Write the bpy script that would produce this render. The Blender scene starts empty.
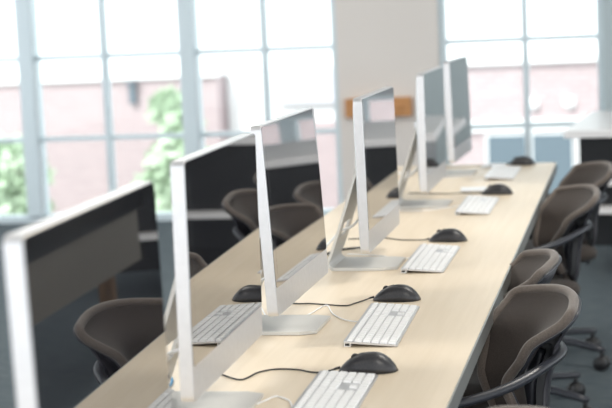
import bpy, bmesh, math, random
from mathutils import Vector, Matrix
random.seed(7)
S = bpy.context.scene
COL = S.collection
PI = math.pi
R = math.radians

# ------------------------------------------------------------------ camera
CAM = Vector((0.3446, 0.0, 1.4776))
YAW, PITCH, ROLL, FPX = 0.204, 0.122, -0.0453, 1611.5
fw = Vector((-math.sin(YAW)*math.cos(PITCH), math.cos(YAW)*math.cos(PITCH), -math.sin(PITCH)))
r0 = Vector((math.cos(YAW), math.sin(YAW), 0)); u0 = r0.cross(fw)
rt = math.cos(ROLL)*r0 + math.sin(ROLL)*u0
up = -math.sin(ROLL)*r0 + math.cos(ROLL)*u0
cd = bpy.data.cameras.new('camera'); cam = bpy.data.objects.new('camera', cd); COL.objects.link(cam)
cd.sensor_fit = 'HORIZONTAL'; cd.sensor_width = 36.0; cd.lens = FPX/612*36
cd.clip_start = 0.05; cd.clip_end = 300
cam.matrix_world = Matrix(((rt.x, up.x, -fw.x, CAM.x), (rt.y, up.y, -fw.y, CAM.y), (rt.z, up.z, -fw.z, CAM.z), (0, 0, 0, 1)))
cd.dof.use_dof = True; cd.dof.focus_distance = 3.75; cd.dof.aperture_fstop = 4.2
S.camera = cam

# ------------------------------------------------------------------ world, sun, added fill lights, exposure
W = bpy.data.worlds.new('overcast_sky'); S.world = W; W.use_nodes = True
bg = W.node_tree.nodes['Background']
bg.inputs[0].default_value = (0.93, 0.97, 1.0, 1); bg.inputs[1].default_value = 1.35
sd = bpy.data.lights.new('sun', 'SUN'); sd.energy = 2.3; sd.angle = R(6); sd.color = (1, .97, .93)
sun = bpy.data.objects.new('sun', sd); COL.objects.link(sun)
sun.rotation_euler = Vector((0.35, 0.75, -0.75)).to_track_quat('-Z', 'Y').to_euler()
for i, (x, y) in enumerate(((0.9, 1.2), (0.9, 5.2), (-2.2, 3.0), (-2.2, 7.4))):  # unseen area lights added under the ceiling to brighten the interior, no fixtures
    ld = bpy.data.lights.new('ceiling_fill_light', 'AREA'); ld.shape = 'RECTANGLE'; ld.size = 1.2; ld.size_y = 0.6
    ld.energy = 26; ld.color = (1, .95, .87)
    lo = bpy.data.objects.new('ceiling_fill_light', ld); COL.objects.link(lo); lo.location = (x, y, 2.93)
S.view_settings.view_transform = 'Standard'; S.view_settings.look = 'None'
S.view_settings.gamma = 1; S.view_settings.use_curve_mapping = False
S.view_settings.exposure = 0.85

# ------------------------------------------------------------------ materials
def mat(name, color, rough=0.5, metal=0.0, **kw):
    m = bpy.data.materials.new(name); m.use_nodes = True
    b = m.node_tree.nodes['Principled BSDF']
    b.inputs['Base Color'].default_value = (*color, 1); b.inputs['Roughness'].default_value = rough
    b.inputs['Metallic'].default_value = metal
    for k, v in kw.items():
        b.inputs[k.replace('_', ' ')].default_value = v
    return m
def noise_mix(m, c1, c2, scale=(1, 1, 1), nscale=5, detail=4, bump=0, lo=.35, hi=.65):
    nt = m.node_tree; N = nt.nodes; L = nt.links; b = N['Principled BSDF']
    tc = N.new('ShaderNodeTexCoord'); mp = N.new('ShaderNodeMapping'); mp.inputs['Scale'].default_value = scale
    nz = N.new('ShaderNodeTexNoise'); nz.inputs['Scale'].default_value = nscale; nz.inputs['Detail'].default_value = detail
    cr = N.new('ShaderNodeValToRGB'); cr.color_ramp.elements[0].position = lo; cr.color_ramp.elements[1].position = hi
    cr.color_ramp.elements[0].color = (*c1, 1); cr.color_ramp.elements[1].color = (*c2, 1)
    L.new(tc.outputs['Object'], mp.inputs[0]); L.new(mp.outputs[0], nz.inputs['Vector'])
    L.new(nz.outputs['Fac'], cr.inputs[0]); L.new(cr.outputs[0], b.inputs['Base Color'])
    if bump:
        bp = N.new('ShaderNodeBump'); bp.inputs['Strength'].default_value = bump; bp.inputs['Distance'].default_value = .002
        L.new(nz.outputs['Fac'], bp.inputs['Height']); L.new(bp.outputs[0], b.inputs['Normal'])
    return m
M = {}
M['alu'] = noise_mix(mat('brushed_aluminium', (.62, .62, .635), .34, .7), (.61, .61, .625), (.64, .64, .655), (1, 1, 1), 60, 2)
M['alu_stand'] = mat('satin_aluminium_stand', (.60, .59, .565), .5, .35)
M['alu_back'] = mat('aluminium_back', (.70, .70, .72), .42, .6)
M['glass_black'] = mat('black_screen_glass', (.006, .006, .008), .02, 0, IOR=2.4, Coat_Weight=1.0, Coat_Roughness=.015, Coat_IOR=1.8)
M['display'] = mat('dark_display', (.012, .012, .015), .02, 0, IOR=2.4, Coat_Weight=1.0, Coat_Roughness=.015, Coat_IOR=1.8)
M['black_plastic'] = mat('black_plastic', (.018, .018, .02), .42)
M['mouse_black'] = noise_mix(mat('mouse_black', (.03, .03, .034), .38), (.022, .022, .026), (.034, .034, .038), (1, 1, 1), 300, 2)
M['key_white'] = mat('white_key', (.86, .86, .86), .45)
M['cable_white'] = mat('white_cable', (.85, .85, .85), .45)
M['cable_black'] = mat('black_cable', (.015, .015, .015), .5)
M['cable_blue'] = mat('blue_cable', (.03, .22, .42), .45)
M['wood'] = noise_mix(mat('pale_maple', (.74, .63, .48), .42), (.715, .605, .46), (.755, .645, .50), (9, .45, 1), 6, 6)
M['edge'] = mat('grey_edge_metal', (.30, .31, .30), .4, .5)
M['dark_metal'] = mat('dark_metal', (.03, .032, .036), .4, .5)
M['taupe'] = noise_mix(mat('taupe_fabric', (.08, .06, .05), .85, 0, Sheen_Weight=.12), (.030, .0225, .019), (.045, .034, .029), (1, 1, 1), 380, 3, .3)
M['taupe_rim'] = noise_mix(mat('taupe_edge_padding', (.19, .15, .125), .8, 0, Sheen_Weight=.3), (.09, .072, .06), (.13, .105, .09), (1, 1, 1), 300, 3, .2)
M['shell'] = mat('charcoal_shell', (.05, .05, .06), .45)
M['chair_plastic'] = mat('chair_dark_plastic', (.035, .038, .048), .33)
M['carpet'] = noise_mix(mat('blue_grey_carpet', (.09, .12, .14), .95), (.040, .060, .075), (.092, .114, .126), (1.2, 9, 1), 9, 8, .4)
M['white_paint'] = mat('white_paint', (.80, .79, .77), .6)
M['ceiling'] = mat('ceiling_white', (.82, .81, .79), .8)
M['pier'] = noise_mix(mat('beige_pier_paint', (.80, .745, .70), .7), (.79, .735, .69), (.81, .755, .71), (1, 1, 1), 2, 2)
M['grey_pier'] = mat('blue_grey_pier_paint', (.52, .60, .62), .7)
M['blind'] = mat('grey_blind_fabric', (.42, .44, .46), .9)
M['orange_wood'] = noise_mix(mat('orange_oak', (.58, .27, .09), .4), (.50, .22, .07), (.64, .31, .11), (1, 1, 12), 6, 4)
M['frame'] = mat('pale_window_frame', (.68, .77, .81), .45, .2)
M['white_top'] = mat('white_laminate', (.82, .80, .80), .35)
M['black_panel'] = mat('black_panel', (.012, .013, .015), .3)
M['taupe_panel'] = mat('grey_beige_panel', (.22, .20, .175), .6)
M['brown_wood'] = noise_mix(mat('brown_leg_wood', (.16, .09, .04), .5), (.13, .07, .03), (.2, .11, .05), (1, 1, .2), 20, 3)
M['render_white'] = mat('white_facade', (.86, .86, .86), .8)
M['render_grey'] = mat('pale_grey_facade', (.60, .59, .65), .8)
M['dark_glass'] = mat('dark_blue_pane', (.13, .165, .195), .35, Specular_IOR_Level=.2)
M['asphalt'] = noise_mix(mat('street_ground', (.3, .3, .3), .9), (.27, .28, .27), (.34, .34, .33), (1, 1, 1), .4, 4)
M['leaf'] = noise_mix(mat('leaves', (.46, .56, .42), .8), (.40, .52, .36), (.52, .62, .47), (1, 1, 1), 1.5, 3)
M['bark'] = mat('bark', (.22, .17, .13), .9)
M['paper'] = mat('white_paper', (.84, .86, .88), .6)
def brick(name, c1, c2, mortar):
    m = mat(name, c1, .9); nt = m.node_tree; N = nt.nodes; L = nt.links
    tc = N.new('ShaderNodeTexCoord'); sp = N.new('ShaderNodeSeparateXYZ'); cb = N.new('ShaderNodeCombineXYZ')
    br = N.new('ShaderNodeTexBrick'); br.inputs['Scale'].default_value = 1.0
    br.inputs['Brick Width'].default_value = .25; br.inputs['Row Height'].default_value = .085; br.inputs['Mortar Size'].default_value = .01
    br.inputs['Color1'].default_value = (*c1, 1); br.inputs['Color2'].default_value = (*c2, 1); br.inputs['Mortar'].default_value = (*mortar, 1)
    ad = N.new('ShaderNodeMath'); ad.operation = 'ADD'
    L.new(tc.outputs['Object'], sp.inputs[0]); L.new(sp.outputs['X'], ad.inputs[0]); L.new(sp.outputs['Y'], ad.inputs[1])
    L.new(ad.outputs[0], cb.inputs['X']); L.new(sp.outputs['Z'], cb.inputs['Y'])
    L.new(cb.outputs[0], br.inputs['Vector']); L.new(br.outputs['Color'], N['Principled BSDF'].inputs['Base Color'])
    return m
M['brick'] = brick('pink_red_brick', (.415, .32, .33), (.46, .355, .365), (.46, .42, .43))
def pane_mat():
    m = bpy.data.materials.new('clear_window_glass'); m.use_nodes = True; nt = m.node_tree; N = nt.nodes; L = nt.links
    N.clear(); o = N.new('ShaderNodeOutputMaterial'); mx = N.new('ShaderNodeMixShader'); tr = N.new('ShaderNodeBsdfTransparent')
    tr.inputs[0].default_value = (.96, .99, .985, 1)
    gl = N.new('ShaderNodeBsdfGlossy'); gl.inputs['Roughness'].default_value = .02
    fr = N.new('ShaderNodeFresnel'); fr.inputs['IOR'].default_value = 1.3
    L.new(fr.outputs[0], mx.inputs[0]); L.new(tr.outputs[0], mx.inputs[1]); L.new(gl.outputs[0], mx.inputs[2]); L.new(mx.outputs[0], o.inputs[0])
    return m
M['pane'] = pane_mat()

# ------------------------------------------------------------------ mesh helpers
def link(name, bm, m, parent=None, smooth=False, bevel=0):
    me = bpy.data.meshes.new(name); bmesh.ops.recalc_face_normals(bm, faces=bm.faces[:]); bm.to_mesh(me); bm.free()
    for mm in (m if isinstance(m, (list, tuple)) else [m]): me.materials.append(mm)
    if smooth:
        for p in me.polygons: p.use_smooth = True
    o = bpy.data.objects.new(name, me); COL.objects.link(o)
    if bevel:
        bv = o.modifiers.new('bevel', 'BEVEL'); bv.width = bevel; bv.segments = 2; bv.limit_method = 'ANGLE'; bv.angle_limit = R(40)
    if parent: o.parent = parent
    return o
def empty(name, loc, rz=0, tilt=0):
    o = bpy.data.objects.new(name, None); COL.objects.link(o); o.empty_display_size = .05
    o.location = loc; o.rotation_euler = (0, tilt, rz); return o
def tag(o, label, cat, group=None, kind=None):
    if label: o['label'] = label
    if cat: o['category'] = cat
    if group: o['group'] = group
    if kind: o['kind'] = kind
    return o
def structure(o): o['kind'] = 'structure'; return o
def box(bm, a, b):
    r = bmesh.ops.create_cube(bm, size=1.0)
    c = [(a[i]+b[i])/2 for i in range(3)]; s = [abs(b[i]-a[i]) for i in range(3)]
    for v in r['verts']: v.co = Vector((v.co.x*s[0]+c[0], v.co.y*s[1]+c[1], v.co.z*s[2]+c[2]))
    return r['verts']
def boxes(*ab):
    bm = bmesh.new()
    for a, b in ab: box(bm, a, b)
    return bm
def catmull(pts, n=8):
    P = [Vector(p) for p in pts]
    if len(P) < 3: return P
    P = [P[0]*2-P[1]] + P + [P[-1]*2-P[-2]]; out = []
    for i in range(1, len(P)-2):
        for k in range(n):
            t = k/n; a, b, c, d = P[i-1:i+3]
            out.append(.5*((2*b)+(-a+c)*t+(2*a-5*b+4*c-d)*t*t+(-a+3*b-3*c+d)*t**3))
    out.append(P[-2]); return out
def tube(bm, pts, rad, seg=8, smooth_n=8, flat=None, closed=False):
    P = catmull(pts, smooth_n) if smooth_n > 1 else [Vector(p) for p in pts]
    rings = []; n = len(P); prev = None
    for i, p in enumerate(P):
        t = (P[min(i+1, n-1)]-P[max(i-1, 0)]).normalized()
        if prev is None:
            ref = Vector((0, 0, 1)) if abs(t.z) < .95 else Vector((1, 0, 0))
            a = t.cross(ref).normalized()
        else: a = (prev-t*prev.dot(t)).normalized()
        b = a.cross(t).normalized()
        prev = a
        rr = rad(i/(n-1)) if callable(rad) else rad
        fa, fb = flat if flat else (1, 1)
        rings.append([bm.verts.new(p+a*rr*fa*math.cos(2*PI*k/seg)+b*rr*fb*math.sin(2*PI*k/seg)) for k in range(seg)])
    for i in range(n-1):
        for k in range(seg): bm.faces.new((rings[i][k], rings[i][(k+1) % seg], rings[i+1][(k+1) % seg], rings[i+1][k]))
    bm.faces.new(rings[0][::-1]); bm.faces.new(rings[-1])
    return bm
def cyl(bm, a, b, r1, r2=None, seg=16):
    return tube(bm, [a, b], (lambda t: r1+(r2-r1)*t) if r2 is not None else r1, seg, 1)
def rrect(w, h, r, n=6):
    out = []
    for cx, cy, a0 in ((w-r, h-r, 0), (r, h-r, 90), (r, r, 180), (w-r, r, 270)):
        for k in range(n+1):
            a = R(a0+90*k/n); out.append((cx+r*math.cos(a), cy+r*math.sin(a)))
    return out
def prism(bm, loop, f, d0, d1):
    a = [bm.verts.new(f(p, d0)) for p in loop]; b = [bm.verts.new(f(p, d1)) for p in loop]
    n = len(loop)
    bm.faces.new(a); bm.faces.new(b[::-1])
    for i in range(n): bm.faces.new((a[i], b[i], b[(i+1) % n], a[(i+1) % n]))
    return bm
def copy_tree(o, parent=None):
    c = o.copy(); COL.objects.link(c)
    if parent: c.parent = parent
    for ch in list(o.children): copy_tree(ch, c)
    return c

# ------------------------------------------------------------------ the room
DZ = 0.74; WY = 11.0
structure(link('floor', boxes(((-7, -2, -.06), (6, WY+.1, 0))), M['carpet']))
structure(link('ceiling', boxes(((-7, -5, 2.95), (6, WY+.2, 3.1))), M['ceiling']))
structure(link('wall_back', boxes(((-1.655, WY-.06, 0), (-.955, WY+.2, 2.95))), M['pier']))
def window(name, x0, x1, bars, thick, thin):
    root = empty(name, (0, 0, 0)); structure(root)
    fr = boxes(((x0, WY, 0), (x1, WY+.12, .05)), ((x0, WY, 2.88), (x1, WY+.12, 2.95)),
               ((x0, WY, .05), (x0+.045, WY+.12, 2.88)), ((x1-.045, WY, .05), (x1, WY+.12, 2.88)))
    structure(link('window_frame', fr, M['frame'], root))
    for x in thick: structure(link('mullion', boxes(((x-.055, WY-.05, .05), (x+.055, WY+.13, 2.88))), M['frame'], root, bevel=.008))
    for x in thin: structure(link('mullion', boxes(((x-.02, WY+.01, .05), (x+.02, WY+.09, 2.88))), M['frame'], root))
    for z in bars: structure(link('transom', boxes(((x0+.045, WY+.025, z-.017), (x1-.045, WY+.075, z+.017))), M['frame'], root))
    xs = sorted([x0]+list(thick)+list(thin)+[x1])
    for a, b in zip(xs[:-1], xs[1:]):
        structure(link('pane', boxes(((a+.02, WY+.045, .05), (b-.02, WY+.051, 2.88))), M['pane'], root))
structure(link('wall_right', boxes(((.150, WY-.08, 0), (.46, WY+.2, 2.95))), M['grey_pier']))
bars = (.605, 1.19, 1.78, 2.36)
window('window_1', -6.4, -1.655, bars, (-5.09, -3.93, -2.73), (-5.65, -4.5, -3.36, -2.185))
window('window_2', -.955, .150, bars, (), (-.375,))
window('window_3', .46, 5.6, bars, (1.33, 2.5, 3.66, 4.8), (.80, 1.92, 3.08, 4.24, 5.3))
bl = empty('roller_blind', (2.0, WY-.09, .86)); tag(bl, 'grey roller blind over the windows right of the grey pier, seen mirrored in the screens', 'blind')
link('blind_fabric', boxes(((-1.5, -.001, 0), (1.8, .001, 2.0))), M['blind'], bl)
link('hem_bar', boxes(((-1.5, -.008, -.02), (1.8, .008, .01))), M['frame'], bl)
bm = bmesh.new(); cyl(bm, (-1.5, 0, 2.02), (1.8, 0, 2.02), .03, None, 16); link('roller', bm, M['frame'], bl)
rail = link('wooden_rail', boxes(((-1.60, WY-.14, .705), (-1.145, WY-.06, .835)), ((-1.55, WY-.155, .745), (-1.2, WY-.14, .795))), M['orange_wood'], bevel=.006)
tag(rail, 'short orange-brown wooden rail fixed to the beige pier between the windows', 'rail')

# ------------------------------------------------------------------ outside
GZ = -4.2
structure(link('ground_outside', boxes(((-60, 12, GZ-.2), (40, 70, GZ))), M['asphalt']))
bld = empty('brick_building', (-13, 31, GZ)); tag(bld, 'long low pinkish brick building seen through the left window bays', 'building')
def part(name, m, root, *ab, **k):
    L = root.location
    return link(name, boxes(*[(tuple(a[i]-L[i] for i in range(3)), tuple(b[i]-L[i] for i in range(3))) for a, b in ab]), m, root, **k)
part('brick_wall', M['brick'], bld, ((-19, 30, GZ), (-7.49, 38, .22)))
part('parapet', M['render_white'], bld, ((-19, 29.9, .22), (-7.45, 38, .33)))
mid = empty('white_building', (-6.3, 33, GZ)); tag(mid, 'white rendered building with a grey upper band beyond the middle window bay', 'building')
part('wall', M['render_white'], mid, ((-7.45, 30.6, GZ), (-4.6, 38, .31)))
part('upper_band', M['render_grey'], mid, ((-6.44, 30.4, -.36), (-4.7, 30.6, .31)))
part('lower_wall', M['brick'], mid, ((-6.44, 30.45, GZ), (-4.7, 30.6, -.75)))
rb = empty('brick_building', (2, 25, GZ)); tag(rb, 'pink brick building with pale band and dark blue windows outside the right window', 'building')
part('brick_wall', M['brick'], rb, ((-2.9, 24, GZ), (9, 32, .50)))
part('parapet', M['render_white'], rb, ((-2.95, 23.9, .50), (9, 32, .60)))
part('stone_band', M['render_white'], rb, ((-2.92, 23.93, -.49), (9, 24, -.33)))
for x in (-1.84, -1.18, -.50, .18, .86, 1.9):
    w = part('window', M['render_white'], rb, ((x, 23.96, -1.75), (x+.64, 24, -.53)))
    p = link('window_glass', boxes(((x+.03-2, 23.94-25, -1.72-GZ), (x+.61-2, 23.96-25, -.56-GZ))), M['dark_glass'], w)
for x in (-1.13, -.60):
    bm = bmesh.new(); cyl(bm, (0, 0, 0), (0, -.10, 0), .095, .08, 24); cyl(bm, (0, -.10, 0), (0, -.14, 0), .08, .03, 24)
    o = link('wall_lamp', bm, M['render_white']); o.location = (x, 24, -.10)
    tag(o, 'round white wall lamp on the brick facade, ' + ('just right of the thin mullion' if x < -1 else 'the right-hand one of the pair'), 'lamp', 'round wall lamps on the brick facade')
bm = boxes(((-.06, -.14, -.24), (.06, -.02, .12)), ((-.10, -.18, .12), (.10, .0, .17)), ((-.03, -.06, .02), (.03, 0, .08)))
o = link('wall_lantern', bm, M['dark_glass']); o.location = (-9.17, 30, .0); tag(o, 'small dark wall lantern high on the left brick facade, between two window mullions', 'lamp')
def tree(loc, blobs, label, n=1500, leaf=.16):
    root = empty('tree', loc); tag(root, label, 'tree', 'trees outside the windows')
    bm = bmesh.new(); tube(bm, [(0, 0, 0), (.05, 0, 1.2), (0, .05, 2.4)], lambda t: .16-.07*t, 10, 4)
    for (x, y, z, r) in blobs: tube(bm, [(0, .05, 1.7), (x*.5, y*.5, (z+1.7)/2), (x, y, z)], lambda t: .07-.05*t, 6, 3)
    link('trunk', bm, M['bark'], root, smooth=True)
    bm = bmesh.new()
    for i in range(n):
        x, y, z, r = random.choice(blobs)
        d = Vector((random.gauss(0, 1), random.gauss(0, 1), random.gauss(0, 1))).normalized()*r*random.uniform(.45, 1.05)
        p = Vector((x, y, z))+d
        a = Vector((random.gauss(0, 1), random.gauss(0, 1), random.gauss(0, 1))).normalized(); b = a.orthogonal().normalized()
        s = leaf*random.uniform(.6, 1.2)
        bm.faces.new([bm.verts.new(p+q) for q in (a*s, b*s*.5, -a*s, -b*s*.5)])
    link('foliage', bm, M['leaf'], root)
tree((-7.6, 27, GZ), [(.05, 0, 3.1, .5), (.2, .1, 3.7, .35), (.0, 0, 2.5, .6), (.35, 0, 3.0, .4), (-.4, .2, 2.4, .5), (-.1, .2, 4.05, .3)],
     'pale green leafy tree behind the second monitor, in the left window')
tree((-10.6, 27, GZ), [(.1, 0, 2.9, .65), (-.5, .1, 3.2, .5), (.2, 0, 2.2, .5), (-.2, 0, 2.3, .7)], 'low green tree at the far left edge of the window', 900)

# ------------------------------------------------------------------ the long desk
desk = empty('computer_desk', (-.36, 4.1, 0)); tag(desk, 'long pale maple desk with grey edge holding the row of monitors', 'desk')
D = lambda a, b: (tuple(x-y for x, y in zip(a, (-.36, 4.1, 0))), tuple(x-y for x, y in zip(b, (-.36, 4.1, 0))))
DL = -.74
link('desktop', boxes(D((DL, .9, .712), (-.004, 7.2, DZ))), M['wood'], desk, bevel=.0015)
link('edge_trim', boxes(D((-.004, .9, .700), (0, 7.2, DZ-.001)), D((DL+.02, 7.2, .705), (0, 7.204, DZ-.001))), M['edge'], desk)
for y in (1.2, 3.2, 5.15, 7.05):
    link('trestle', boxes(D((DL+.06, y-.03, .66), (-.05, y+.03, .712)), D((DL+.08, y-.03, 0), (DL+.14, y+.03, .66)), D((-.13, y-.03, 0), (-.07, y+.03, .66)), D((DL+.05, y-.04, 0), (-.04, y+.04, .03))), M['dark_metal'], desk, bevel=.004)
link('cable_tray', boxes(D((DL+.16, 1.3, .60), (DL+.36, 6.9, .61)), D((DL+.16, 1.3, .61), (DL+.17, 6.9, .66))), M['dark_metal'], desk)

# ------------------------------------------------------------------ desktop computers (all-in-one, aluminium)
CW, CH, BOT = .57, .417, .070
def make_computer():
    root = empty('desktop_computer', (0, 0, DZ))
    # case: rounded slab with a gently bulging back; local x = 0 is the front face, y runs along the width
    bm = bmesh.new(); r = .012; T = .024
    lp = rrect(CW, CH, r)
    def ring(inset, x):
        cx, cz = CW/2, CH/2
        return [bm.verts.new((x, cx+(p[0]-cx)*(1-inset/cx), BOT+cz+(p[1]-cz)*(1-inset/cz))) for p in lp]
    rings = [ring(.0012, 0), ring(0, -.0012), ring(0, -T+.001), ring(.001, -T), ring(.03, -.031), ring(.09, -.042), ring(.16, -.048)]
    n = len(lp)
    for a, b in zip(rings[:-1], rings[1:]):
        for i in range(n): bm.faces.new((a[i], b[i], b[(i+1) % n], a[(i+1) % n]))
    bm.faces.new(rings[0]); bm.faces.new(rings[-1][::-1])
    case = link('case', bm, M['alu'], root)
    # black glass front above the chin
    bm = bmesh.new(); chin = .062
    lp2 = [(p[0], p[1]) for p in rrect(CW-.005, CH-.0025-chin, .0095)]
    prism(bm, lp2, lambda p, d: (d, .0025+p[0], BOT+chin+p[1]), -.001, .0012)
    scr = link('screen', bm, M['glass_black'], root)
    link('display', boxes(((.0010, .026, BOT+chin+.026), (.0013, CW-.026, BOT+CH-.026))), M['display'], scr)
    link('bottom_vent', boxes(*[((-.016, .05+.012*k, BOT-.0004), (-.006, .057+.012*k, BOT+.001)) for k in range(38)]), M['black_plastic'], case)
    # bent aluminium stand: hinge block, sloping leg with cable hole, foot
    sw = .2; yc = .24; h = sw/2; t = .0075
    prof = [(-.044, .300), (-.056, .285), (-.068, .245), (-.132, .060), (-.146, .030), (-.146, .014), (-.136, .004), (-.115, 0), (.050, 0)]
    P = catmull([(a, 0, b) for a, b in prof], 5)
    bm = bmesh.new()
    off = []
    for i, p in enumerate(P):
        tn = (P[min(i+1, len(P)-1)]-P[max(i-1, 0)]).normalized(); nrm = Vector((-tn.z, 0, tn.x))
        if i > len(P)-8: nrm = Vector((0, 0, 1))
        off.append(p+nrm*t)
    m_ = len(P); yn = 8
    def width(i):
        # rounded front corners
        x = P[i].x
        if i > m_-8 and x > .02: return h-.035*(1-math.sqrt(max(0, 1-((x-.02)/.035)**2)))
        return h
    hole = lambda i, k: (P[i].x < -.08 and .07 < P[i].z < .155 and 2 <= k <= 5)
    V = {}
    for i in range(m_):
        w = width(i)
        for k in range(yn+1):
            y = yc-w+2*w*k/yn
            V[i, k, 0] = bm.verts.new((P[i].x, y, P[i].z)); V[i, k, 1] = bm.verts.new((off[i].x, y, off[i].z))
    keep = {(i, k) for i in range(m_-1) for k in range(yn) if not (hole(i, k) and hole(i+1, k))}
    for (i, k) in keep:
        for s in (0, 1): bm.faces.new((V[i, k, s], V[i+1, k, s], V[i+1, k+1, s], V[i, k+1, s]))
        for di, dk, e in ((-1, 0, ((i, k), (i, k+1))), (1, 0, ((i+1, k), (i+1, k+1))), (0, -1, ((i, k), (i+1, k))), (0, 1, ((i, k+1), (i+1, k+1)))):
            if (i+di, k+dk) not in keep:
                (a, b), (c, d) = e
                bm.faces.new((V[a, b, 0], V[c, d, 0], V[c, d, 1], V[a, b, 1]))
    st = link('stand', bm, M['alu_stand'], root)
    link('hinge', boxes(((-.062, yc-.06, .275), (-.040, yc+.06, .31))), M['alu_back'], st, bevel=.004)
    bm = bmesh.new(); tube(bm, [(-.040, yc+.03, .16), (-.09, yc+.02, .11), (-.125, yc+.0, .095), (-.19, yc-.02, .03), (-.24, yc, .004), (-.30, yc+.06, .004)], .0035, 8, 6)
    link('power_cable', bm, M['cable_white'], root, smooth=True)
    return root
comp_specs = [  # x, y, tilt, yaw
    (-.3477, 1.750, .0215, .0205, 'nearest aluminium all-in-one computer, blurred, at the lower left with a dark screen'),
    (-.4051, 2.6037, -.0097, .0176, 'second all-in-one computer from the front, its black screen mirroring a keyboard and an office chair'),
    (-.4227, 3.3591, .0467, -.0079, 'sharpest all-in-one computer, third from the front, tilted slightly back with its foot plate showing'),
    (-.3609, 4.2225, .0115, -.0022, 'fourth all-in-one computer, before the orange wooden rail, its bent stand showing at left'),
    (-.3699, 5.5423, -.0029, -.0049, 'fifth all-in-one computer from the front, before the right edge of the beige pier'),
    (-.3848, 6.5746, .0228, -.028, 'farthest and smallest all-in-one computer at the far end of the desk row')]
proto = make_computer()
for i, (x, y, t, yw, lab) in enumerate(comp_specs):
    o = proto if i == 0 else copy_tree(proto)
    o.rotation_euler = (0, 0, yw)
    for ch in o.children:
        if ch.name.split('.')[0] in ('case', 'screen'):
            # the head swings on its hinge about the lower front edge
            ch.matrix_local = Matrix.Translation((0, 0, BOT)) @ Matrix.Rotation(-t, 4, 'Y') @ Matrix.Translation((0, 0, -BOT))
    o.location = (x, y, DZ+.0012)
    tag(o, lab, 'computer', 'all-in-one computers in a row on the long desk')

# ------------------------------------------------------------------ keyboards
KL, KW = .445, .118
def key_mesh(w, d):
    bm = bmesh.new(); h = .0035
    a = [bm.verts.new((x*d/2, y*w/2, 0)) for x, y in ((-1, -1), (1, -1), (1, 1), (-1, 1))]
    b = [bm.verts.new((x*(d/2-.0006), y*(w/2-.0006), h)) for x, y in ((-1, -1), (1, -1), (1, 1), (-1, 1))]
    bm.faces.new(a[::-1]); bm.faces.new(b)
    for i in range(4): bm.faces.new((a[i], a[(i+1) % 4], b[(i+1) % 4], b[i]))
    return bm
u = (KL-.010)/22.6
def key_layout():
    ks = []; rows = 6; pitch = (KW-.008)/rows
    depth = [.011]+[pitch-.0032]*5
    for r in range(rows):
        x = -KW+.004+pitch*(r+.5) if r else -KW+.004+pitch*.5
        if r == 0: main = [1.0714]*14
        elif r == 1: main = [1]*13+[2]
        elif r == 2: main = [1.5]+[1]*12+[1.5]
        elif r == 3: main = [1.75]+[1]*11+[2.25]
        elif r == 4: main = [2.25]+[1]*10+[2.75]
        else: main = [1.25, 1.1, 1.4, 5.9, 1.4, 1.1, 2.85]
        y = .006
        for w in main: ks.append((x, y+w*u/2, w*u-.0028, depth[r], r)); y += w*u
        y = .006+15.3*u
        nav = [1, 1, 1] if r in (0, 1, 2, 5) else ([None, 1, None] if r == 4 else [])
        for w in nav:
            if w: ks.append((x, y+u/2, u-.0028, depth[r], r))
            y += u
        y = .006+18.5*u
        pad = [1, 1, 1, 1] if r < 5 else [2, 1, 1]
        for w in pad: ks.append((x, y+w*u/2, w*u-.0028, depth[r], r)); y += w*u
    return ks
def surf_z(x): return .0045+(.0135-.0045)*(-x/KW)
KT = math.atan2(.009, KW)
def make_keyboard(single):
    root = empty('keyboard', (0, 0, 0))
    bm = bmesh.new()
    prism(bm, rrect(KL, KW, .006), lambda p, d: (-p[1], p[0], surf_z(-p[1])+d), -.0035, 0)
    link('base_plate', bm, M['alu'], root)
    bm = bmesh.new(); box(bm, (-KW+.001, .004, .0), (-KW+.016, KL-.004, .0105))
    bar = link('rear_bar', bm, M['key_white'], root, bevel=.002)
    for s in (0, 1):
        y = .0035 if s == 0 else KL-.0045
        link('usb_port', boxes(((-KW+.003, y, .003), (-KW+.013, y+.001, .008))), M['black_plastic'], bar)
    ks = key_layout(); ks.sort(key=lambda k: -(k[2]*k[3]))
    cache = {}
    if single:
        for i, (x, y, w, d, r) in enumerate(ks[:100]):
            kk = (round(w, 4), round(d, 4))
            if kk not in cache:
                o = link('key', key_mesh(w, d), M['key_white'], root); cache[kk] = o
            else:
                o = cache[kk].copy(); COL.objects.link(o); o.parent = root
            o.location = (x, y, surf_z(x)); o.rotation_euler = (0, KT, 0)
        rest = ks[100:]
    else: rest = ks
    bm = bmesh.new()
    for (x, y, w, d, r) in rest:
        t = key_mesh(w, d)
        for v in t.verts: v.co = Matrix.Rotation(KT, 3, 'Y') @ v.co + Vector((x, y, surf_z(x)))
        tm = bpy.data.meshes.new('tmp'); t.to_mesh(tm); t.free(); bm.from_mesh(tm); bpy.data.meshes.remove(tm)
    k = link('keys', bm, M['key_white'], root)
    k['kind'] = 'stuff'
    return root
def keyboard(o, x, y, rz, lab, cable):
    o.location = (x, y, DZ); o.rotation_euler = (0, 0, rz); tag(o, lab, 'keyboard', 'white wired keyboards on the long desk')
    inv = Matrix.Rotation(-rz, 3, 'Z')
    bm = bmesh.new(); tube(bm, [inv @ (Vector((px, py, pz))-Vector((x, y, 0))) for px, py, pz in cable], .0018, 8, 8)
    link('cable', bm, M['cable_white'], o, smooth=True)
kb1 = make_keyboard(True); kb2 = copy_tree(kb1); kb3 = make_keyboard(False); kb4 = copy_tree(kb3); kb5 = copy_tree(kb3)
keyboard(kb1, -.160, 2.655, .012, 'white full-size keyboard cut by the bottom frame edge, below the nearest black mouse',
    [(-.275, 2.80, .006), (-.300, 2.885, .003), (-.318, 2.915, .002), (-.338, 2.93, .002), (-.352, 2.895, .002), (-.375, 2.84, .002), (-.42, 2.80, .002), (-.50, 2.82, .002)])
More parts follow.
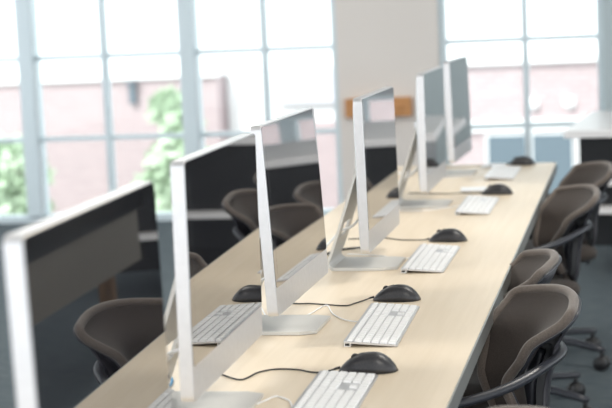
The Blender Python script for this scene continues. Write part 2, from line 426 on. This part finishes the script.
keyboard(kb2, -.167, 3.375, .02, 'sharp white full-size keyboard right of the third monitor, between two black mice',
    [(-.285, 3.62, .006), (-.33, 3.66, .003), (-.375, 3.74, .002), (-.412, 3.85, .002), (-.43, 3.76, .002), (-.445, 3.68, .002), (-.475, 3.63, .002), (-.52, 3.68, .002), (-.57, 3.82, .002)])
keyboard(kb3, -.175, 4.315, .0, 'white keyboard beside the fourth monitor, middle one of the five',
    [(-.293, 4.55, .006), (-.33, 4.56, .002), (-.40, 4.62, .002), (-.50, 4.66, .002)])
keyboard(kb4, -.152, 5.49, .0, 'blurred white keyboard beside the fifth monitor, second from the far end',
    [(-.27, 5.72, .006), (-.31, 5.70, .002), (-.40, 5.62, .002), (-.52, 5.66, .002)])
keyboard(kb5, -.146, 6.55, -.01, 'farthest white keyboard, near the far end of the desk',
    [(-.264, 6.75, .006), (-.31, 6.72, .002), (-.42, 6.68, .002), (-.52, 6.70, .002)])

# ------------------------------------------------------------------ mice (long axis along x, cable leaves at -x)
def make_mouse():
    root = empty('computer_mouse', (0, 0, 0)); L, Wd, H = .122, .066, .038
    def surface(bm, t0, t1, f0, f1, lift=0, n=22, m=18):
        g = []
        for i in range(n+1):
            t = t0+(t1-t0)*i/n; s = 2*t-1
            env = max(0, 1-abs(s)**2.6)**.5
            w = Wd/2*env*(1-.10*math.cos(PI*(t-.15))*.8-.07*math.exp(-((t-.42)/.15)**2)); hh = H*(max(0, 1-abs((t-.58)/.58)**2.2 if t < .58 else 1-abs((t-.58)/.42)**2.4))**.75*(.55+.45*env)
            row = []
            for k in range(m+1):
                a = PI*(f0+(f1-f0)*k/m); c = math.cos(a); sn = math.sin(a)
                row.append(bm.verts.new((-L/2+L*t, (w+lift)*math.copysign(abs(c)**.75, c), .001+(hh+lift)*sn**.8 if sn > 0 else .001)))
            g.append(row)
        for i in range(n):
            for k in range(m): bm.faces.new((g[i][k], g[i+1][k], g[i+1][k+1], g[i][k+1]))
        return g
    bm = bmesh.new(); surface(bm, 0.002, .998, 0, 1)
    be = [e for e in bm.edges if e.is_boundary]; bmesh.ops.holes_fill(bm, edges=be)
    link('body', bm, M['mouse_black'], root, smooth=True)
    for f0, f1 in ((.22, .47), (.53, .78)):
        bm = bmesh.new(); surface(bm, .05, .44, f0, f1, .0007, 10, 6)
        b = link('button', bm, M['mouse_black'], root, smooth=True)
    bm = bmesh.new(); cyl(bm, (-.026, -.0035, .0285), (-.026, .0035, .0285), .008, None, 20)
    link('scroll_wheel', bm, M['black_plastic'], root, smooth=True)
    bm = bmesh.new(); tube(bm, [(-.057, 0, .008), (-.063, 0, .007), (-.070, 0, .005)], lambda t: .0032-.001*t, 8, 3)
    link('strain_relief', bm, M['black_plastic'], root, smooth=True)
    return root
def mouse(o, x, y, rz, lab, cable):
    o.location = (x, y, DZ); o.rotation_euler = (0, 0, rz); tag(o, lab, 'mouse', 'black wired mice on the long desk')
    inv = Matrix.Rotation(-rz, 3, 'Z')
    pts = [(-.068, 0, .005)]+[tuple(inv @ (Vector((px, py, pz))-Vector((x, y, 0)))) for px, py, pz in cable]
    bm = bmesh.new(); tube(bm, pts, .0017, 8, 8)
    link('cable', bm, M['cable_black'], o, smooth=True)
ms = make_mouse(); mice = [ms]+[copy_tree(ms) for _ in range(4)]
mouse(mice[0], -.194, 3.150, .06, 'nearest and largest black mouse, just beyond the bottom keyboard',
    [(-.285, 3.128, .003), (-.309, 3.133, .002), (-.336, 3.152, .002), (-.370, 3.160, .002), (-.395, 3.155, .002), (-.419, 3.128, .002), (-.428, 3.088, .002), (-.440, 3.066, .002), (-.471, 3.09, .002), (-.53, 3.16, .002)])
mouse(mice[1], -.247, 3.925, .0, 'black mouse at the far end of the sharp keyboard, under the fourth monitor',
    [(-.326, 3.912, .003), (-.345, 3.875, .002), (-.363, 3.845, .002), (-.417, 3.862, .002), (-.458, 3.876, .002), (-.497, 3.878, .002), (-.56, 3.90, .002)])
mouse(mice[2], -.228, 4.90, -.05, 'black mouse in the middle of the desk, level with the gap after the fourth monitor',
    [(-.32, 4.92, .002), (-.38, 4.93, .002), (-.45, 4.98, .002), (-.55, 4.96, .002)])
mouse(mice[3], -.172, 6.075, .04, 'black mouse right of the fifth monitor, beyond its keyboard',
    [(-.27, 6.09, .002), (-.31, 6.12, .002), (-.35, 6.10, .002), (-.42, 6.12, .002), (-.52, 6.15, .002)])
mouse(mice[4], -.150, 7.13, -.03, 'farthest black mouse, at the far end of the desk',
    [(-.24, 7.13, .002), (-.30, 7.12, .002), (-.40, 7.10, .002), (-.50, 7.08, .002)])

# ------------------------------------------------------------------ loose things on the desk
bm = bmesh.new(); tube(bm, [(-.66, 2.92, DZ+.003), (-.60, 2.93, DZ+.004), (-.57, 3.0, DZ+.003), (-.60, 3.1, DZ+.003), (-.68, 3.14, DZ+.003)], .003, 8, 8)
tag(link('network_cable', bm, M['cable_blue'], None, smooth=True), 'blue network cable lying on the desk behind the second monitor', 'cable')
bm = bmesh.new(); tube(bm, [(-.70, 4.62, DZ+.004), (-.63, 4.60, DZ+.004), (-.57, 4.63, DZ+.004), (-.545, 4.72, DZ+.004), (-.50, 4.75, DZ+.005), (-.46, 4.68, DZ+.016), (-.43, 4.60, DZ+.016)], .0035, 8, 8)
tag(link('power_cord', bm, M['cable_black'], None, smooth=True), 'dark cord looping through the stand of the fourth monitor', 'cable')
for (x, y, rz, lab) in ((-.275, 6.22, .1, 'small white paper sheet by the mouse beyond the fifth monitor'), (-.27, 7.10, -.08, 'small white paper sheet at the far end of the desk beside the farthest mouse')):
    bm = boxes(((-.05, -.07, 0), (.05, .07, .0012)))
    o = link('paper_sheet', bm, M['paper']); o.location = (x, y, DZ+.004); o.rotation_euler = (0, 0, rz)
    tag(o, lab, 'paper', 'paper sheets on the desk')

# ------------------------------------------------------------------ office chairs (face -x locally)
def lerp(a, b, t): return a+(b-a)*t
def interp(tab, z):
    if z <= tab[0][0]: return tab[0][1]
    for (z0, v0), (z1, v1) in zip(tab[:-1], tab[1:]):
        if z <= z1:
            t = (z-z0)/(z1-z0); t = .5*t+.5*t*t*(3-2*t)
            return lerp(v0, v1, t)
    return tab[-1][1]
def back_pt(uu, v, push=0):
    z = .46+(.775-.46)*v
    # rounded top corners, slight crown
    hw = interp([(.46, .095), (.60, .080), (.69, .125), (.775, .182)], z)
    xc = interp([(.46, .215), (.60, .202), (.69, .25), (.775, .325)], z)
    k = interp([(.46, .03), (.62, .068), (.70, .080), (.775, .06)], z)
    zz = z-.010*v+.022*(1-abs(uu)**2.0)*v**3
    cut = max(0, v-.86)/.14
    hw *= 1-.10*cut**2
    return Vector((xc-k*uu*uu+push, uu*hw, zz))
def make_chair():
    root = empty('office_chair', (0, 0, 0))
    nu, nv = 20, 26
    def sheet(bm, push0, push1, inset=0):
        fr = [[bm.verts.new(back_pt((-1+2*i/nu)*(1-inset), lerp(0, 1-inset*.25, j/nv), push0)) for i in range(nu+1)] for j in range(nv+1)]
        bk = [[bm.verts.new(back_pt((-1+2*i/nu)*(1-inset), lerp(0, 1-inset*.25, j/nv), push1)) for i in range(nu+1)] for j in range(nv+1)]
        for j in range(nv):
            for i in range(nu):
                bm.faces.new((fr[j][i], fr[j+1][i], fr[j+1][i+1], fr[j][i+1])); bm.faces.new((bk[j][i], bk[j][i+1], bk[j+1][i+1], bk[j+1][i]))
        loop = [(0, i) for i in range(nu)]+[(j, nu) for j in range(nv)]+[(nv, i) for i in range(nu, 0, -1)]+[(j, 0) for j in range(nv, 0, -1)]
        for a, b in zip(loop, loop[1:]+loop[:1]): bm.faces.new((fr[a[0]][a[1]], fr[b[0]][b[1]], bk[b[0]][b[1]], bk[a[0]][a[1]]))
    bm = bmesh.new(); sheet(bm, 0, .014)
    back = link('backrest', bm, M['taupe'], root, smooth=True)
    bm = bmesh.new()
    edge = [back_pt(-1, v, .007) for v in [x/14 for x in range(2, 15)]]+[back_pt(uu, 1, .007) for uu in [-.8, -.5, -.2, .1, .4, .7]]+[back_pt(1, v, .007) for v in [1-x/14 for x in range(0, 13)]]
    tube(bm, edge, .0115, 10, 3)
    link('rim', bm, M['taupe_rim'], back, smooth=True)
    bm = bmesh.new()
    def shell_pt(uu, v, push):
        z = lerp(.40, .765, v)
        hw = interp([(.40, .10), (.50, .125), (.60, .105), (.765, .15)], z); xc = interp([(.40, .235), (.55, .265), (.68, .29), (.765, .332)], z)
        return Vector((xc-.045*uu*uu+push, uu*hw, z))
    g = [[[bm.verts.new(shell_pt(-1+2*i/12, j/14, ps)) for i in range(13)] for j in range(15)] for ps in (0, .008)]
    for j in range(14):
        for i in range(12):
            for q in (0, 1): bm.faces.new((g[q][j][i], g[q][j+1][i], g[q][j+1][i+1], g[q][j][i+1]))
    lo_ = [(0, i) for i in range(12)]+[(j, 12) for j in range(14)]+[(14, i) for i in range(12, 0, -1)]+[(j, 0) for j in range(14, 0, -1)]
    for a, b in zip(lo_, lo_[1:]+lo_[:1]): bm.faces.new((g[0][a[0]][a[1]], g[0][b[0]][b[1]], g[1][b[0]][b[1]], g[1][a[0]][a[1]]))
    link('back_shell', bm, M['shell'], back, smooth=True)
    bm = bmesh.new()   # dark piping behind the rim
    tube(bm, [p+Vector((.014, 0, -.006)) for p in edge], .0045, 8, 3)
    link('piping', bm, M['chair_plastic'], back, smooth=True)
    # arm loop that runs round the back of the chair
    bm = bmesh.new()
    loop = [(-.17, -.255, .60), (-.10, -.265, .61), (0, -.265, .62), (.10, -.24, .635), (.20, -.18, .655), (.275, -.10, .665), (.30, 0, .668),
            (.275, .10, .665), (.20, .18, .655), (.10, .24, .635), (0, .265, .62), (-.10, .265, .61), (-.17, .255, .60)]
    tube(bm, loop, .014, 12, 5, flat=(1.0, .75))
    arm = link('armrest_loop', bm, M['chair_plastic'], root, smooth=True)
    for s in (-1, 1):
        bm = bmesh.new(); tube(bm, [(-.09, s*.265, .61), (-.06, s*.262, .53), (-.01, s*.24, .455), (.02, s*.12, .415)], .013, 10, 5)
        link('arm_support', bm, M['chair_plastic'], arm, smooth=True)
    # spine joining back and seat
    bm = bmesh.new(); tube(bm, [(.05, 0, .40), (.17, 0, .415), (.225, 0, .48), (.235, 0, .58), (.262, 0, .66)], .02, 10, 5, flat=(1.5, .7))
    link('spine', bm, M['chair_plastic'], root, smooth=True)
    # seat cushion
    bm = bmesh.new(); lp = rrect(.47, .46, .12, 8)
    rings = []
    for ins, z in ((.03, .415), (.004, .425), (0, .445), (.008, .462), (.04, .474), (.12, .468)):
        rings.append([bm.verts.new((-.245+.235+(p[0]-.235)*(1-ins/.235), (p[1]-.23)*(1-ins/.23), z+(.012 if p[0] > .35 else 0)*(1-ins*4))) for p in lp])
    for a, b in zip(rings[:-1], rings[1:]):
        for i in range(len(lp)): bm.faces.new((a[i], a[(i+1) % len(lp)], b[(i+1) % len(lp)], b[i]))
    bm.faces.new(rings[0][::-1]); bm.faces.new(rings[-1])
    link('seat', bm, M['taupe'], root, smooth=True)
    link('seat_mechanism', boxes(((-.10, -.07, .375), (.10, .07, .415))), M['chair_plastic'], root, bevel=.01)
    bm = bmesh.new(); cyl(bm, (0, 0, .10), (0, 0, .25), .028, .026, 16); cyl(bm, (0, 0, .25), (0, 0, .38), .015, None, 16)
    link('gas_column', bm, M['dark_metal'], root, smooth=True)
    base = empty('star_base', (0, 0, 0)); base.parent = root
    bm = bmesh.new(); cyl(bm, (0, 0, .075), (0, 0, .125), .045, .035, 20)
    hub = link('hub', bm, M['chair_plastic'], root, smooth=True); bpy.data.objects.remove(base)
    for k in range(5):
        a = R(72*k+18); c, s = math.cos(a), math.sin(a)
        bm = bmesh.new(); tube(bm, [(.03*c, .03*s, .10), (.17*c, .17*s, .10), (.32*c, .32*s, .082)], lambda t: .023-.008*t, 10, 4, flat=(1, .8))
        lg = link('base_leg', bm, M['chair_plastic'], root, smooth=True)
        bm = bmesh.new(); cyl(bm, (.31*c, .31*s, .085), (.31*c, .31*s, .04), .009, None, 8)
        for w in (-1, 1):
            q = Vector((.31*c, .31*s, .029)); tdir = Vector((-s, c, 0))
            cyl(bm, q+tdir*w*.006, q+tdir*w*.024, .029, .026, 18)
        link('caster', bm, M['black_plastic'], lg, smooth=True)
    return root
chair = make_chair()
# world point wanted for the near top corner of each backrest -> chair origin
def place(o, Tx, Ty, deg, base, lab, group='taupe office chairs along the long desk'):
    a = R(deg); lx, ly = .265, -.19
    o.location = (Tx-(lx*math.cos(a)-ly*math.sin(a)), Ty-(lx*math.sin(a)+ly*math.cos(a)), 0)
    o.rotation_euler = (0, 0, a); tag(o, lab, 'chair', group)
specs = [(.235, 2.40, 25, 'nearest taupe chair, only its rounded back top peeking in at the bottom edge'),
         (.197, 3.57, 25, 'taupe fabric office chair with thick pale rim, the large sharp one at lower right'),
         (.092, 4.11, 10, 'taupe office chair tucked under the desk behind the large sharp one, mostly hidden by it'),
         (.205, 5.62, 25, 'blurred taupe chair with shining arm loop, before the white-topped black cabinet'),
         (.247, 6.42, 25, 'farthest taupe chair in the desk row, against the black cabinet front')]
for i, s in enumerate(specs):
    place(chair if i == 0 else copy_tree(chair), s[0], s[1], s[2], 0, s[3])

# ------------------------------------------------------------------ cabinet at the right
cab = empty('cabinet', (-.02, 8.45, 0)); tag(cab, 'black cabinet with white top and two white shelf edges at the right frame edge', 'cabinet')
part('top', M['white_top'], cab, ((-.02, 8.45, .735), (1.75, 9.85, .775)), bevel=.004)
part('body', M['black_panel'], cab, ((.05, 8.52, .16), (1.70, 9.80, .735)), bevel=.004)
part('shelf_edge', M['white_top'], cab, ((.10, 8.44, .485), (.45, 8.52, .515)))
part('shelf_edge', M['white_top'], cab, ((.08, 8.40, .345), (1.70, 8.52, .375)))
part('plinth', M['black_panel'], cab, ((.55, 8.8, 0), (1.25, 9.5, .16)))

cab.rotation_euler = (0, 0, R(-4.5))

# ------------------------------------------------------------------ second desk to the right of the chairs (seen mirrored in the screens)
d2 = empty('side_desk', (1.4, 4.7, 0)); tag(d2, 'dark-edged desk with grey-beige panel, mirrored in the nearest screen', 'desk')
part('desktop', M['black_panel'], d2, ((1.0, 2.4, .65), (1.03, 7.2, .742)), ((1.67, 2.4, .65), (1.7, 7.2, .742)), ((1.03, 2.4, .70), (1.67, 7.2, .742)))
part('desktop_surface', M['wood'], d2, ((1.0, 2.4, .742), (1.7, 7.2, .747)))
part('modesty_panel', M['taupe_panel'], d2, ((1.005, 2.42, .42), (1.03, 7.1, .65)))
for x in (1.04, 1.60):
    for y in (2.5, 6.7):
        part('leg', M['brown_wood'], d2, ((x, y, 0), (x+.06, y+.07, .70)))
